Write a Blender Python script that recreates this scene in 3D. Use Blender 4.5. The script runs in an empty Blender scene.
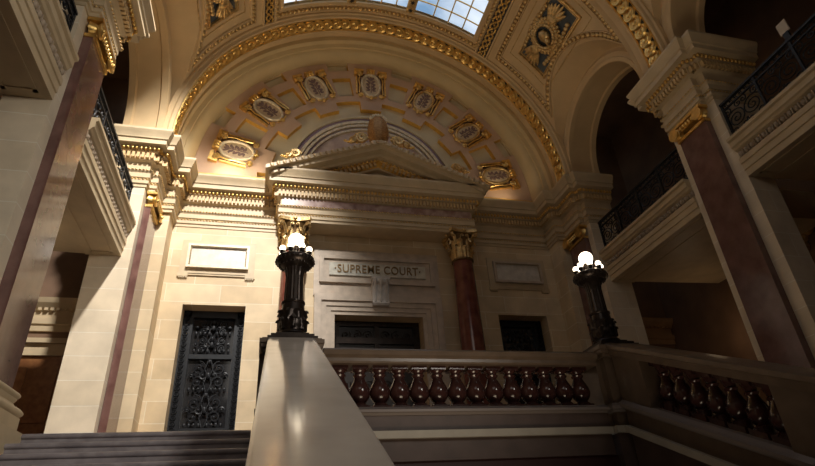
import bpy, math, random
from mathutils import Vector, Matrix
random.seed(7)
pi = math.pi
S = bpy.context.scene
COL = S.collection

# ---------------------------------------------------------------- camera, world, lights, exposure
cd = bpy.data.cameras.new('camera'); cam = bpy.data.objects.new('camera', cd); COL.objects.link(cam)
cd.sensor_width = 36; cd.lens = 548.53/815*36; cd.clip_start = .02; cd.clip_end = 200
_y, _p, _r = .273639, .516834, -.0702012
fwd = Vector((math.sin(_y)*math.cos(_p), math.cos(_y)*math.cos(_p), math.sin(_p)))
rt = Vector((math.cos(_y), -math.sin(_y), 0)); up = rt.cross(fwd)
c_, s_ = math.cos(_r), math.sin(_r)
ix = c_*rt + s_*up; iy = -s_*rt + c_*up
cam.matrix_world = Matrix(((ix.x, iy.x, -fwd.x, -2.53), (ix.y, iy.y, -fwd.y, 0), (ix.z, iy.z, -fwd.z, -1.29), (0, 0, 0, 1)))
S.camera = cam
S.view_settings.view_transform = 'Standard'; S.view_settings.look = 'None'
S.view_settings.exposure = 0.0; S.view_settings.gamma = 1; S.view_settings.use_curve_mapping = False

w = bpy.data.worlds.new('sky'); S.world = w; w.use_nodes = True
nt = w.node_tree; nt.nodes.clear()
o_ = nt.nodes.new('ShaderNodeOutputWorld'); bg = nt.nodes.new('ShaderNodeBackground')
tc = nt.nodes.new('ShaderNodeTexCoord'); nz = nt.nodes.new('ShaderNodeTexNoise'); cr = nt.nodes.new('ShaderNodeValToRGB')
nz.inputs['Scale'].default_value = 5; nz.inputs['Detail'].default_value = 6
cr.color_ramp.elements[0].position = .42; cr.color_ramp.elements[0].color = (.18, .30, .46, 1)
cr.color_ramp.elements[1].position = .62; cr.color_ramp.elements[1].color = (.95, .97, 1, 1)
nt.links.new(tc.outputs['Generated'], nz.inputs['Vector']); nt.links.new(nz.outputs[0], cr.inputs[0])
nt.links.new(cr.outputs[0], bg.inputs[0]); nt.links.new(bg.outputs[0], o_.inputs[0])
bg.inputs[1].default_value = 1.25

def lamp(name, kind, loc, target, power, color, size=.3, size_y=None, angle=60, blend=.6, spread=180):
    l = bpy.data.lights.new(name, kind); l.energy = power; l.color = color
    if kind == 'AREA':
        l.size = size; l.spread = math.radians(spread)
        if size_y: l.shape = 'RECTANGLE'; l.size_y = size_y
    else:
        l.shadow_soft_size = size
    if kind == 'SPOT': l.spot_size = math.radians(angle); l.spot_blend = blend
    ob = bpy.data.objects.new(name, l); COL.objects.link(ob); ob.location = loc
    ob.rotation_euler = (Vector(target)-Vector(loc)).to_track_quat('-Z', 'Y').to_euler()
    return ob
WARM = (1, .80, .56); WHITE = (1, .93, .82)
lamp('skylight_spot', 'SPOT', (-2.9, 4.4, 11.0), (-4.6, 12.0, 2.9), 7000, (1, .94, .86), .22, angle=52, blend=.85)  # added spot standing in for daylight through the near skylight
lamp('left_pier_fill', 'AREA', (2.6, -2.5, 4.5), (-5.3, 6.5, 1.2), 62, WHITE, 1.8, 1.8, spread=70)  # added area light to brighten the near left pier, not a real window
lamp('hall_daylight', 'AREA', (-2.0, -1.5, 6.5), (-2.5, 12, 3.0), 44, WHITE, 4.5, 3)
lamp('hall_bounce', 'AREA', (-.6, 3.2, -2.6), (-.3, 8.0, 12), 50, WARM, 2.4, 2.4, spread=82)
lamp('cove_uplight_west', 'AREA', (-3.7, 11.5, 6.93), (-2.6, 12.2, 9.4), 26, (1, .84, .6), 1.6, .12)
lamp('cove_uplight_east', 'AREA', (3.7, 11.5, 6.93), (2.4, 12.2, 10), 5, (1, .78, .5), 1.2, .12)
lamp('aisle_fill', 'POINT', (-7.2, 9.4, 3.2), (0, 0, 0), 9, WARM, .2)  # added fill that brightens the left aisle, no fixture there
lamp('aisle_fill_east', 'POINT', (7.7, 10.2, 2.6), (0, 0, 0), 5, (1, .7, .42), .2)  # added fill bringing out the right aisle mouldings, no fixture there

# ---------------------------------------------------------------- materials
MATS = {}
def mat(name, col, rough=.6, metal=0, var=0, vscale=6, bump=0, bscale=30, emit=0, col2=None, detail=6, spec=.5, coat=0):
    if name in MATS: return MATS[name]
    m = bpy.data.materials.new(name); m.use_nodes = True; n = m.node_tree; b = n.nodes['Principled BSDF']
    b.inputs['Base Color'].default_value = (*col, 1); b.inputs['Roughness'].default_value = rough
    b.inputs['Metallic'].default_value = metal; b.inputs['Specular IOR Level'].default_value = spec
    if coat: b.inputs['Coat Weight'].default_value = coat; b.inputs['Coat Roughness'].default_value = .08
    tc = n.nodes.new('ShaderNodeTexCoord')
    if var or col2:
        nz = n.nodes.new('ShaderNodeTexNoise'); nz.inputs['Scale'].default_value = vscale; nz.inputs['Detail'].default_value = detail
        r = n.nodes.new('ShaderNodeValToRGB'); r.color_ramp.elements[0].position = .35; r.color_ramp.elements[1].position = .65
        c2 = col2 or tuple(min(1, c*(1+var)) for c in col); c1 = col if col2 else tuple(c*(1-var) for c in col)
        r.color_ramp.elements[0].color = (*c1, 1); r.color_ramp.elements[1].color = (*c2, 1)
        n.links.new(tc.outputs['Object'], nz.inputs['Vector']); n.links.new(nz.outputs[0], r.inputs[0]); n.links.new(r.outputs[0], b.inputs['Base Color'])
    if bump:
        n2 = n.nodes.new('ShaderNodeTexNoise'); n2.inputs['Scale'].default_value = bscale; n2.inputs['Detail'].default_value = 4
        bp = n.nodes.new('ShaderNodeBump'); bp.inputs['Strength'].default_value = bump; bp.inputs['Distance'].default_value = .02
        n.links.new(tc.outputs['Object'], n2.inputs['Vector']); n.links.new(n2.outputs[0], bp.inputs['Height']); n.links.new(bp.outputs[0], b.inputs['Normal'])
    if emit: b.inputs['Emission Color'].default_value = (*col, 1); b.inputs['Emission Strength'].default_value = emit
    MATS[name] = m; return m

def ashlar(name, c1, c2, mortar, bw=1.15, rh=.43, rough=.55):
    m = bpy.data.materials.new(name); m.use_nodes = True; n = m.node_tree; b = n.nodes['Principled BSDF']; L = n.links.new
    g = n.nodes.new('ShaderNodeNewGeometry'); sp = n.nodes.new('ShaderNodeSeparateXYZ'); sn = n.nodes.new('ShaderNodeSeparateXYZ')
    L(g.outputs['Position'], sp.inputs[0]); L(g.outputs['True Normal'], sn.inputs[0])
    ab = n.nodes.new('ShaderNodeMath'); ab.operation = 'ABSOLUTE'; L(sn.outputs[0], ab.inputs[0])
    gt = n.nodes.new('ShaderNodeMath'); gt.operation = 'GREATER_THAN'; gt.inputs[1].default_value = .6; L(ab.outputs[0], gt.inputs[0])
    mx = n.nodes.new('ShaderNodeMix'); mx.data_type = 'FLOAT'; L(gt.outputs[0], mx.inputs[0]); L(sp.outputs[0], mx.inputs[2]); L(sp.outputs[1], mx.inputs[3])
    cb = n.nodes.new('ShaderNodeCombineXYZ'); L(mx.outputs[0], cb.inputs[0]); L(sp.outputs[2], cb.inputs[1])
    ad = n.nodes.new('ShaderNodeVectorMath'); ad.operation = 'ADD'; ad.inputs[1].default_value = (20.3, 20.42, 0); L(cb.outputs[0], ad.inputs[0])
    br = n.nodes.new('ShaderNodeTexBrick'); L(ad.outputs[0], br.inputs['Vector'])
    br.inputs['Scale'].default_value = 1; br.inputs['Brick Width'].default_value = bw; br.inputs['Row Height'].default_value = rh
    br.inputs['Mortar Size'].default_value = .007; br.inputs['Mortar Smooth'].default_value = .2; br.inputs['Bias'].default_value = 0
    br.inputs['Color1'].default_value = (*c1, 1); br.inputs['Color2'].default_value = (*c2, 1); br.inputs['Mortar'].default_value = (*mortar, 1)
    nz = n.nodes.new('ShaderNodeTexNoise'); nz.inputs['Scale'].default_value = 2.2; nz.inputs['Detail'].default_value = 8; L(g.outputs['Position'], nz.inputs['Vector'])
    mr = n.nodes.new('ShaderNodeMapRange'); mr.inputs[1].default_value = .3; mr.inputs[2].default_value = .7; mr.inputs[3].default_value = .84; mr.inputs[4].default_value = 1.1; L(nz.outputs[0], mr.inputs[0])
    vm = n.nodes.new('ShaderNodeVectorMath'); vm.operation = 'SCALE'; L(br.outputs[0], vm.inputs[0]); L(mr.outputs[0], vm.inputs['Scale'])
    L(vm.outputs[0], b.inputs['Base Color']); b.inputs['Roughness'].default_value = rough
    bp = n.nodes.new('ShaderNodeBump'); bp.inputs['Strength'].default_value = .35; bp.inputs['Distance'].default_value = .004; bp.invert = True
    L(br.outputs['Fac'], bp.inputs['Height']); L(bp.outputs[0], b.inputs['Normal'])
    MATS[name] = m; return m

STONE = ashlar('ashlar_limestone', (.62, .47, .28), (.72, .58, .38), (.80, .71, .55))
PIER = ashlar('pier_limestone', (.74, .62, .45), (.79, .68, .52), (.86, .79, .66), bw=2.6)
CUT = mat('carved_limestone', (.58, .46, .295), .5, var=.08, vscale=3)
GREYST = mat('grey_marble', (.56, .47, .38), .4, var=.12, vscale=5)
PLAS = mat('warm_plaster', (.63, .455, .25), .7, var=.05, vscale=2)
PINK = mat('pink_plaster', (.58, .40, .28), .7, var=.05, vscale=2)
PALE = mat('pale_plaster', (.66, .58, .40), .7, var=.04, vscale=2)
GOLD = mat('gilding', (.86, .58, .20), .34, metal=.9, var=.18, vscale=9, bump=.25, bscale=18)
PGOLD = mat('painted_gold', (.70, .41, .08), .5, metal=.35, var=.12, vscale=9)
DGOLD = mat('antique_gilding', (.68, .48, .22), .4, metal=.75, var=.25, vscale=14, bump=.4, bscale=25)
MARB = mat('purple_marble', (.125, .06, .052), .14, vscale=3.5, col2=(.20, .105, .09), coat=.3)
REDM = mat('red_marble', (.13, .036, .027), .2, vscale=4, col2=(.21, .068, .048), coat=.3)
FRZ = mat('veined_marble', (.28, .16, .14), .3, vscale=6, col2=(.50, .36, .32))
DMARB = mat('baluster_marble', (.028, .011, .011), .16, vscale=8, col2=(.06, .024, .02), coat=.1)
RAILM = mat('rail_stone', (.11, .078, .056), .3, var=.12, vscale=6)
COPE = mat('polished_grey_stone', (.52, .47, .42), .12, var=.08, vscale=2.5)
WELL = mat('brown_stone', (.085, .058, .05), .45, var=.15, vscale=4)
BANDW = mat('white_band_stone', (.36, .33, .28), .4, var=.06, vscale=5)
STEP = mat('slate_step', (.34, .31, .33), .3, var=.2, vscale=6)
BRONZE = mat('dark_bronze', (.035, .026, .022), .32, metal=.7, var=.3, vscale=10)
IRON = mat('wrought_iron', (.014, .016, .020), .42, metal=.3, var=.2, vscale=10)
IRONB = mat('iron_backing', (.012, .012, .014), .5)
COVE = mat('ochre_plaster', (.60, .46, .25), .7, var=.05, vscale=2)
CYMA = mat('brown_gilt_leaf', (.60, .46, .28), .45, metal=.3, var=.2, vscale=14)
AISLE = mat('shaded_limestone', (.36, .22, .12), .55, var=.15, vscale=3)  # carved limestone darkened, the right aisle's shade put into the colour
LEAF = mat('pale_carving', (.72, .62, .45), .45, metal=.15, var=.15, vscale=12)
WOOD = mat('oak_door', (.22, .085, .03), .4, vscale=9, col2=(.32, .14, .05))
FLOOR = mat('floor_marble', (.25, .19, .15), .25, var=.2, vscale=1.5)
MURAL = mat('lunette_mural', (.42, .30, .28), .7, vscale=2.3, col2=(.66, .55, .50), detail=9)
PURPLE = mat('mauve_paint', (.30, .22, .30), .6)
OVAL = mat('oval_panel', (.66, .52, .34), .5, var=.1, vscale=8)
LEAFD = mat('umber_foliage', (.22, .14, .12), .6)
SLATE = mat('slate_blue_ground', (.09, .105, .12), .6, var=.1, vscale=5)
TEXT = mat('gilt_letter', (.26, .16, .06), .45, metal=.2)
DARKW = mat('dark_brown_wall', (.20, .12, .075), .6, var=.15, vscale=1.5)
BODY = mat('brown_gilt', (.28, .14, .045), .45, metal=.5, vscale=22, col2=(.46, .26, .10), bump=.8, bscale=14)
GLOBE = mat('lit_opal_glass', (1, .84, .62), .3, emit=4.5)
GREENB = mat('patterned_ground', (.05, .05, .05), .6)
m = mat('skylight_glass', (.85, .93, 1), .05); b_ = m.node_tree.nodes['Principled BSDF']
b_.inputs['Transmission Weight'].default_value = 1; b_.inputs['IOR'].default_value = 1.05
SKYG = m

# ---------------------------------------------------------------- mesh builder
class MB:
    def __init__(s): s.v = []; s.f = []; s.mi = []; s.cur = 0
    def add(s, vs, fs, M=None):
        n = len(s.v)
        s.v += [tuple(M @ Vector(p)) if M else tuple(p) for p in vs]
        for f in fs: s.f.append(tuple(i+n for i in f)); s.mi.append(s.cur)
    def box(s, x0, x1, y0, y1, z0, z1, M=None):
        if x0 > x1: x0, x1 = x1, x0
        s.add([(x0,y0,z0),(x1,y0,z0),(x1,y1,z0),(x0,y1,z0),(x0,y0,z1),(x1,y0,z1),(x1,y1,z1),(x0,y1,z1)],
              [(0,3,2,1),(4,5,6,7),(0,1,5,4),(1,2,6,5),(2,3,7,6),(3,0,4,7)], M)
    def prism(s, poly, a, b, plane='XZ', M=None):
        # poly extruded from a to b along the remaining axis
        def P(p, t): return {'XZ': (p[0], t, p[1]), 'YZ': (t, p[0], p[1]), 'XY': (p[0], p[1], t)}[plane]
        n = len(poly)
        s.add([P(p, a) for p in poly]+[P(p, b) for p in poly],
              [tuple(range(n)), tuple(range(2*n-1, n-1, -1))]+[(i, i+n, (i+1) % n+n, (i+1) % n) for i in range(n)], M)
    def grid(s, rows, closed_u=False, closed_v=False, M=None):
        # rows: list of lists of points
        R = len(rows); C = len(rows[0]); fs = []
        for i in range(R if closed_u else R-1):
            for j in range(C if closed_v else C-1):
                a = i*C+j; b = i*C+(j+1) % C; c = ((i+1) % R)*C+(j+1) % C; d = ((i+1) % R)*C+j
                fs.append((a, b, c, d))
        s.add([p for r in rows for p in r], fs, M)
    def lathe(s, prof, c=(0,0,0), seg=24, M=None, sq=None):
        rows = []
        for r, z in prof:
            rows.append([(c[0]+r*math.cos(2*pi*k/seg), c[1]+r*math.sin(2*pi*k/seg), c[2]+z) for k in range(seg)])
        s.grid(rows, closed_v=True, M=M)
        n = len(s.v); 
        for idx, flip in ((0, True), (len(prof)-1, False)):
            if prof[idx][0] > 1e-4:
                base = n-len(prof)*seg+idx*seg; f = tuple(range(base, base+seg)); s.f.append(f[::-1] if flip else f); s.mi.append(s.cur)
    def tube(s, pts, r, seg=6, M=None, taper=None):
        rows = []; P = [Vector(p) for p in pts]; n = len(P); ref = None
        for i, p in enumerate(P):
            t = (P[min(i+1, n-1)]-P[max(i-1, 0)]).normalized()
            if ref is None: ref = Vector((0,0,1)) if abs(t.z) < .9 else Vector((0,1,0))
            a = t.cross(ref).normalized(); b = a.cross(t).normalized(); ref = b
            rr = r*(taper[i] if taper else 1)
            rows.append([tuple(p+rr*(a*math.cos(2*pi*k/seg)+b*math.sin(2*pi*k/seg))) for k in range(seg)])
        s.grid(rows, closed_v=True, M=M)
        k = len(s.v); s.f.append(tuple(range(k-seg, k))); s.mi.append(s.cur); s.f.append(tuple(range(k-seg*len(rows)+seg-1, k-seg*len(rows)-1, -1))); s.mi.append(s.cur)
    def ball(s, c, rx, ry=None, rz=None, seg=8, rings=5, M=None):
        ry = rx if ry is None else ry; rz = rx if rz is None else rz
        rows = []
        for i in range(rings+1):
            a = -pi/2+pi*i/rings
            rows.append([(c[0]+rx*math.cos(a)*math.cos(2*pi*k/seg), c[1]+ry*math.cos(a)*math.sin(2*pi*k/seg), c[2]+rz*math.sin(a)) for k in range(seg)])
        s.grid(rows, closed_v=True, M=M)
    def sweep(s, prof, path, M=None):
        # prof: (offset, z); path in XY; offset to the right-hand side of travel
        rows = [[(*q, z) for q in offpath(path, o)] for o, z in prof]
        rows = [list(r) for r in zip(*rows)]
        s.grid(rows, closed_v=True, M=M)
        n = len(prof); k = len(s.v)
        s.f.append(tuple(range(k-n, k))); s.mi.append(s.cur)
        s.f.append(tuple(range(k-n*len(rows)+n-1, k-n*len(rows)-1, -1))); s.mi.append(s.cur)
    def build(s, name, mats, parent=None, smooth=0, loc=None):
        me = bpy.data.meshes.new(name); me.from_pydata(s.v, [], s.f); 
        if not isinstance(mats, (list, tuple)): mats = [mats]
        for m in mats: me.materials.append(m)
        me.polygons.foreach_set('material_index', s.mi)
        import bmesh
        bm = bmesh.new(); bm.from_mesh(me); bmesh.ops.recalc_face_normals(bm, faces=bm.faces); bm.to_mesh(me); bm.free()
        if smooth:
            me.polygons.foreach_set('use_smooth', [True]*len(me.polygons)); me.set_sharp_from_angle(angle=math.radians(smooth))
        ob = bpy.data.objects.new(name, me); COL.objects.link(ob)
        if parent: ob.parent = parent
        if loc: ob.location = loc
        return ob

def offpath(path, o):
    out = []; n = len(path)
    for i in range(n):
        ds = []
        if i > 0: ds.append((path[i][0]-path[i-1][0], path[i][1]-path[i-1][1]))
        if i < n-1: ds.append((path[i+1][0]-path[i][0], path[i+1][1]-path[i][1]))
        ns = []
        for dx, dy in ds:
            l = math.hypot(dx, dy); ns.append((dy/l, -dx/l))
        if len(ns) == 1: out.append((path[i][0]+o*ns[0][0], path[i][1]+o*ns[0][1]))
        else:
            a, b = ns; d = 1+a[0]*b[0]+a[1]*b[1]
            out.append((path[i][0]+o*(a[0]+b[0])/d, path[i][1]+o*(a[1]+b[1])/d))
    return out
def along(path, o, step):
    # yields (x, y, angle) along the offset path
    P = offpath(path, o)
    for (x0, y0), (x1, y1) in zip(P, P[1:]):
        l = math.hypot(x1-x0, y1-y0); n = max(1, round(l/step))
        for k in range(n):
            t = (k+.5)/n; yield x0+(x1-x0)*t, y0+(y1-y0)*t, math.atan2(y1-y0, x1-x0), l/n
def T(x, y, z, a=0): return Matrix.Translation((x, y, z)) @ Matrix.Rotation(a, 4, 'Z')

def props(o, label=None, cat=None, group=None, kind=None):
    if label: o['label'] = label
    if cat: o['category'] = cat
    if group: o['group'] = group
    if kind: o['kind'] = kind
    return o
def thing(name, loc, label, cat, group=None, rot=0):
    o = bpy.data.objects.new(name, None); COL.objects.link(o); o.location = loc; o.rotation_euler = (0, 0, rot)
    o.empty_display_size = .1
    return props(o, label, cat, group)
def struct(mb, name, mats, smooth=0, parent=None):
    o = mb.build(name, mats, parent, smooth)
    if not parent: o['kind'] = 'structure'
    return o
def mirror(root, label=None, name=None):
    """copy of a thing and its parts, mirrored to the other side of the hall"""
    def cp(o, par):
        c = o.copy(); COL.objects.link(c)
        if par: c.parent = par
        if o.type == 'MESH':
            me = o.data.copy(); me.transform(Matrix.Scale(-1, 4, (1, 0, 0))); me.flip_normals(); c.data = me
            c.location.x = -o.location.x
        else: c.location.x = -o.location.x
        for ch in o.children:
            cp(ch, c)
        return c
    r = cp(root, None)
    if label: r['label'] = label
    return r
def clone(root, loc, label=None, rot=None):
    def cp(o, par):
        c = o.copy(); COL.objects.link(c)
        if par: c.parent = par
        for ch in o.children: cp(ch, c)
        return c
    r = cp(root, None); r.location = loc
    if rot is not None: r.rotation_euler = rot
    if label: r['label'] = label
    return r

# ================================================================ STRUCTURE
ZS = 7.1; RB = 5.1          # springing height and radius of the vault
# ---- floors
b = MB(); b.box(-8.6, 8.6, 7.35, 13.4, -.3, 0); b.box(-8.6, -5.2, 1.9, 7.35, -.3, 0); b.box(5.2, 8.6, 1.9, 7.35, -.3, 0)
b.box(-5.2, -2.6, 7.32, 7.35, -.3, 0); b.box(2.6, 5.2, 7.32, 7.35, -.3, 0); b.box(-2.6, 2.6, 6.95, 7.35, -.3, 0)
struct(b, 'floor', FLOOR)
b = MB(); b.box(-8.6, 8.6, -4.2, 7.2, -4.3, -4.1); struct(b, 'floor_lower', FLOOR)
# ---- far wall with its three door openings
b = MB()
D = 12.0
def wallpart(x0, x1, z0, z1, y0=D, y1=12.9): b.box(x0, x1, y0, y1, z0, z1)
wallpart(-4.85, -4.38, 0, 5.9); wallpart(-4.38, -3.05, 3.6, 5.9); wallpart(-3.05, -1.06, 0, 5.9); wallpart(-1.06, 1.06, 3.45, 5.9)
wallpart(1.06, 3.05, 0, 5.9); wallpart(3.05, 4.38, 3.6, 5.9); wallpart(4.38, 4.85, 0, 5.9)
for s in (-1, 1):
    b.box(s*4.85, s*5.9, 11.45, 12.9, 0, 5.9)
struct(b, 'wall_far', STONE)
b = MB(); b.box(-5.9, 5.9, 12.0, 12.95, 5.9, 7.15); struct(b, 'wall_far_frieze', CUT)
# ---- stair well walls and stair side walls
b = MB(); b.box(-1.96, 1.96, 6.62, 6.72, -4.1, -.45); struct(b, 'wall_stairwell', mat('oxblood_stone', (.035, .01, .01), .5))
b = MB(); b.box(-5.2, -5.01, 1.0, 7.3, -4.1, 0); b.box(5.01, 5.2, 1.0, 7.3, -4.1, 0); struct(b, 'wall_stair_sides', CUT)
b = MB(); b.box(-8.8, 8.8, -4.4, -4.2, -4.3, 13); struct(b, 'rear_light_block', DARKW)  # added out of view to shut off sky light; the hall really continues
b = MB(); b.box(-8.8, -8.6, -4.2, 13.4, -4.3, 13); struct(b, 'wall_left_outer', DARKW)
b = MB(); b.box(8.6, 8.8, -4.2, 13.4, -4.3, 13); struct(b, 'wall_right_outer', DARKW)
b = MB(); b.box(-8.8, 8.8, 13.0, 13.4, 7.1, 13); b.box(-8.8, -5.9, 12.7, 13.4, 0, 13); b.box(5.9, 8.8, 12.7, 13.4, 0, 13)
struct(b, 'wall_far_outer', DARKW)

# ---- piers and arcade walls (left, then mirrored)
PIERS = [(1.75, 2.95), (6.1, 7.3), (10.45, 11.45)]
ARCH = [4.525, 8.875]; RA = 1.58; ZA = 7.32
def side_wall(s):
    b = MB()
    for i_, (y0, y1) in enumerate(PIERS):
        b.box(s*(5.22 if i_ == 2 else 5.40), s*5.95, y0, y1, 0, 6.9)
        if i_ == 1: b.box(s*5.95, s*6.6, y0+.02, y1-.02, 4.72, 7.0)
    o = struct(b, 'wall_left' if s < 0 else 'wall_right', PIER)
    # arcade arches above the piers: flat wall with round openings, mouldings and reveals
    b = MB()
    for yc in ARCH:
        n = 28
        inner = [(yc+RA*math.cos(pi*k/n), ZA+RA*math.sin(pi*k/n)) for k in range(n+1)]
        inner = [(yc+RA, 6.82)]+inner+[(yc-RA, 6.82)]
        ridge = []
        for y, z in inner:
            ridge.append((y, z))
        X0, X1, X2 = 5.12, 5.95, 5.22
        # reveal (intrados) with sunk panel
        prof = [(0, X0), (.0, X0+.14), (.05, X0+.17), (.05, X1-.17), (0, X1-.14), (0, X1)]
        rows = []
        for off, X in prof:
            rows.append([(s*X, yc+(y-yc)*(1+off/RA), z+(off*((z-ZA)/RA) if z > ZA else 0)) for y, z in inner])
        b.grid(rows)
        # archivolt mouldings on the hall face, blending out into the penetration
        prof = [(0, X0), (.04, X0-.03), (.10, X0-.03), (.12, X0), (.20, X0), (.23, X0-.02), (.27, X0), (.33, X0+.01)]
        rows = []
        for off, X in prof:
            rows.append([(s*X, yc+(y-yc)*(1+off/RA) if abs(y-yc) < 9 else y, ZA+(z-ZA)*(1+off/RA) if z > ZA else z) for y, z in inner])
        b.grid(rows)
        # wall outward of the arch up to the vault, aisle face
        rows = [[(s*X1, y, z) for y, z in inner], [(s*X1, yc+(y-yc)*1.38, 12.5 if z > ZA else z) for y, z in inner]]
        b.grid(rows)
    struct(b, 'wall_left_arcade' if s < 0 else 'wall_right_arcade', PLAS, smooth=40)
for s in (-1, 1): side_wall(s)

# ---- vault: barrel with cross penetrations over the side arches, skylight left open
PA, PBh = 1.92, 2.42
def h_pen(y):
    for yc in ARCH:
        t = (y-yc)/PA
        if abs(t) < 1: return PBh*math.sqrt(1-t*t)
    return 0
TH_SKY = (math.radians(57.3), math.radians(122.7))
SKY_Y = (7.6, 10.15)
def vault():
    b = MB()
    ys = [1.6+.0*i for i in range(0)]
    Y0, Y1 = 1.75, 10.55
    ys = []
    y = Y0
    while y < Y1-1e-6: ys.append(y); y += .11
    ys += [Y1]+[SKY_Y[0], SKY_Y[1], 3.25, 5.8]+[c+PA*k for c in ARCH for k in (-1, -.985, -.94, .94, .985, 1)]
    ys = sorted(set(round(q, 4) for q in ys))
    for side in (0, 1):
        for i in range(len(ys)-1):
            ya, yb = ys[i], ys[i+1]; ym = (ya+yb)/2
            def th(yy, k, N, lo, hi): return lo+(hi-lo)*k/N
            N = 14; M_ = 14
            for seg in ('low', 'sky'):
                for k in range(N if seg == 'low' else M_):
                    q = []
                    for yy, kk in ((ya, k), (yb, k), (yb, k+1), (ya, k+1)):
                        lo = math.asin(min(1, h_pen(yy)/RB)); 
                        if seg == 'low': a = lo+(TH_SKY[0]-lo)*kk/N
                        else: a = TH_SKY[0]+(pi/2-TH_SKY[0])*kk/M_
                        if side: a = pi-a
                        q.append((RB*math.cos(a), yy, ZS+RB*math.sin(a)))
                    if seg == 'sky' and ((SKY_Y[0] < ym < SKY_Y[1]) or (3.25 < ym < 5.8)): continue
                    b.add(q, [(0, 1, 2, 3)])
            # penetration strip from the groin out to the arcade face
    for s in (-1, 1):
        for yc in ARCH:
            rows = []
            n = 36
            for k in range(n+1):
                a = pi*k/n; y = yc+PA*math.cos(a); z = PBh*math.sin(a)
                xg = math.sqrt(RB*RB-z*z)
                # arch moulding edge this strip runs to
                ye = yc+(RA+.33)*math.cos(a); ze = ZA+(RA+.33)*math.sin(a)-ZS
                row = []
                for t in (0, .12, .35, .6, .85, 1):
                    row.append((s*(xg+(5.13-xg)*t), y+(ye-y)*t, ZS+z+(ze-z)*t))
                rows.append(row)
            b.grid(rows)
    bmv = b
    return struct(b, 'ceiling', PLAS, smooth=35)
vault()
# roof deck above (closes the attic, open over the two skylights)
b = MB()
b.box(-8.8, 8.8, -4.4, 1.9, 12.4, 12.8); b.box(-8.8, 8.8, 12.9, 13.4, 12.6, 12.8)
b.box(-8.8, -5.9, 1.9, 12.9, 12.6, 12.8); b.box(5.9, 8.8, 1.9, 12.9, 12.6, 12.8)
struct(b, 'ceiling_roof', DARKW)
b = MB()
for s in (-1, 1): b.box(s*5.95, s*8.6, 1.0, 12.7, 10.6, 10.75)
struct(b, 'ceiling_gallery', DARKW)

# ---- transverse arches with guilloche soffit
def frame_on_vault(R, th, y):
    """local frame: x along Y, y tangential, z towards the axis"""
    er = Vector((-math.cos(th), 0, -math.sin(th))); ey = Vector((0, 1, 0)); et = er.cross(ey)
    M = Matrix((ey, et, er)).transposed().to_4x4()
    M.translation = Vector((R*math.cos(th), y, ZS+R*math.sin(th)))
    return M
def arch_sweep(b, prof, n=72, th0=0, th1=pi, zc=ZS):
    # prof: (radius, y)
    rows = []
    for k in range(n+1):
        a = th0+(th1-th0)*k/n
        rows.append([(r*math.cos(a), y, zc+r*math.sin(a)) for r, y in prof])
    b.grid(rows)
def coin(b, M, r):
    b.lathe([(0, .035), (.25*r, .045), (.38*r, .02), (.6*r, .018), (.72*r, .04), (.88*r, .04), (r, .0)], seg=14, M=M)
def transverse(y0, y1, label, far):
    t = thing('transverse_arch', (0, (y0+y1)/2, ZS), label, 'arch')
    inv = Matrix.Translation((0, -(y0+y1)/2, -ZS))
    def loc(mb): mb.v = [tuple(inv @ Vector(p)) for p in mb.v]; return mb
    R0 = 4.95
    b = MB()
    arch_sweep(b, [(RB+.05, y0-.04), (RB-.06, y0-.04), (RB-.08, y0), (R0, y0+.02), (R0-.02, y0+.05), (R0, y0+.08), (R0+.03, y0+.1), (R0+.03, y0+.46), (R0, y0+.48), (R0-.03, y0+.52), (R0, y0+.56), (R0, y0+.7), (R0+.04, y0+.73)] + ([(RB-.08, y1), (RB-.06, y1+.04), (RB+.05, y1+.04)] if not far else [(RB+.02, y1)]))
    loc(b).build('soffit_band', PLAS, t, 40)
    b = MB()
    n = 58
    for k in range(n):
        a = pi*(k+.5)/n
        coin(b, frame_on_vault(R0+.0, a, y0+.28) @ Matrix.Rotation(math.radians(9), 4, 'X') @ Matrix.Translation((0, 0, .0)), .18)
    loc(b).build('guilloche', GOLD, t, 50)
    b = MB()
    arch_sweep(b, [(R0+.025, y0+.10), (R0+.02, y0+.46)])
    loc(b).build('guilloche_ground', GREENB, t, 50)
    b = MB()
    arch_sweep(b, [(R0-.0, y0+.075), (R0-.03, y0+.09), (R0, y0+.105)]); arch_sweep(b, [(R0, y0+.455), (R0-.035, y0+.475), (R0, y0+.5)])
    loc(b).build('gilt_fillet', GOLD, t, 50)
    return t
transverse(10.5, 11.4, 'far round arch with gilded coin band framing the medallion tympanum', True)
transverse(6.3, 7.15, 'near round arch with bright gilded coin band rising from the right foreground pier', False)

# ---- tympanum: cove, raised band with coffers, lunette
ZT = 7.13; YT = 12.0
b = MB()
prof = [(RB+.02, 11.38), (4.99, 11.40), (4.97, 11.52), (4.86, 11.56), (4.86, 11.62)]+[(4.86-.21*math.sin(k/6*pi/2), 11.62+.42*(1-math.cos(k/6*pi/2))) for k in range(1, 7)]+[(4.62, 12.06), (4.66, 12.2)]
arch_sweep(b, prof, n=90)
struct(b, 'ceiling_cove', COVE, smooth=40)

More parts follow.
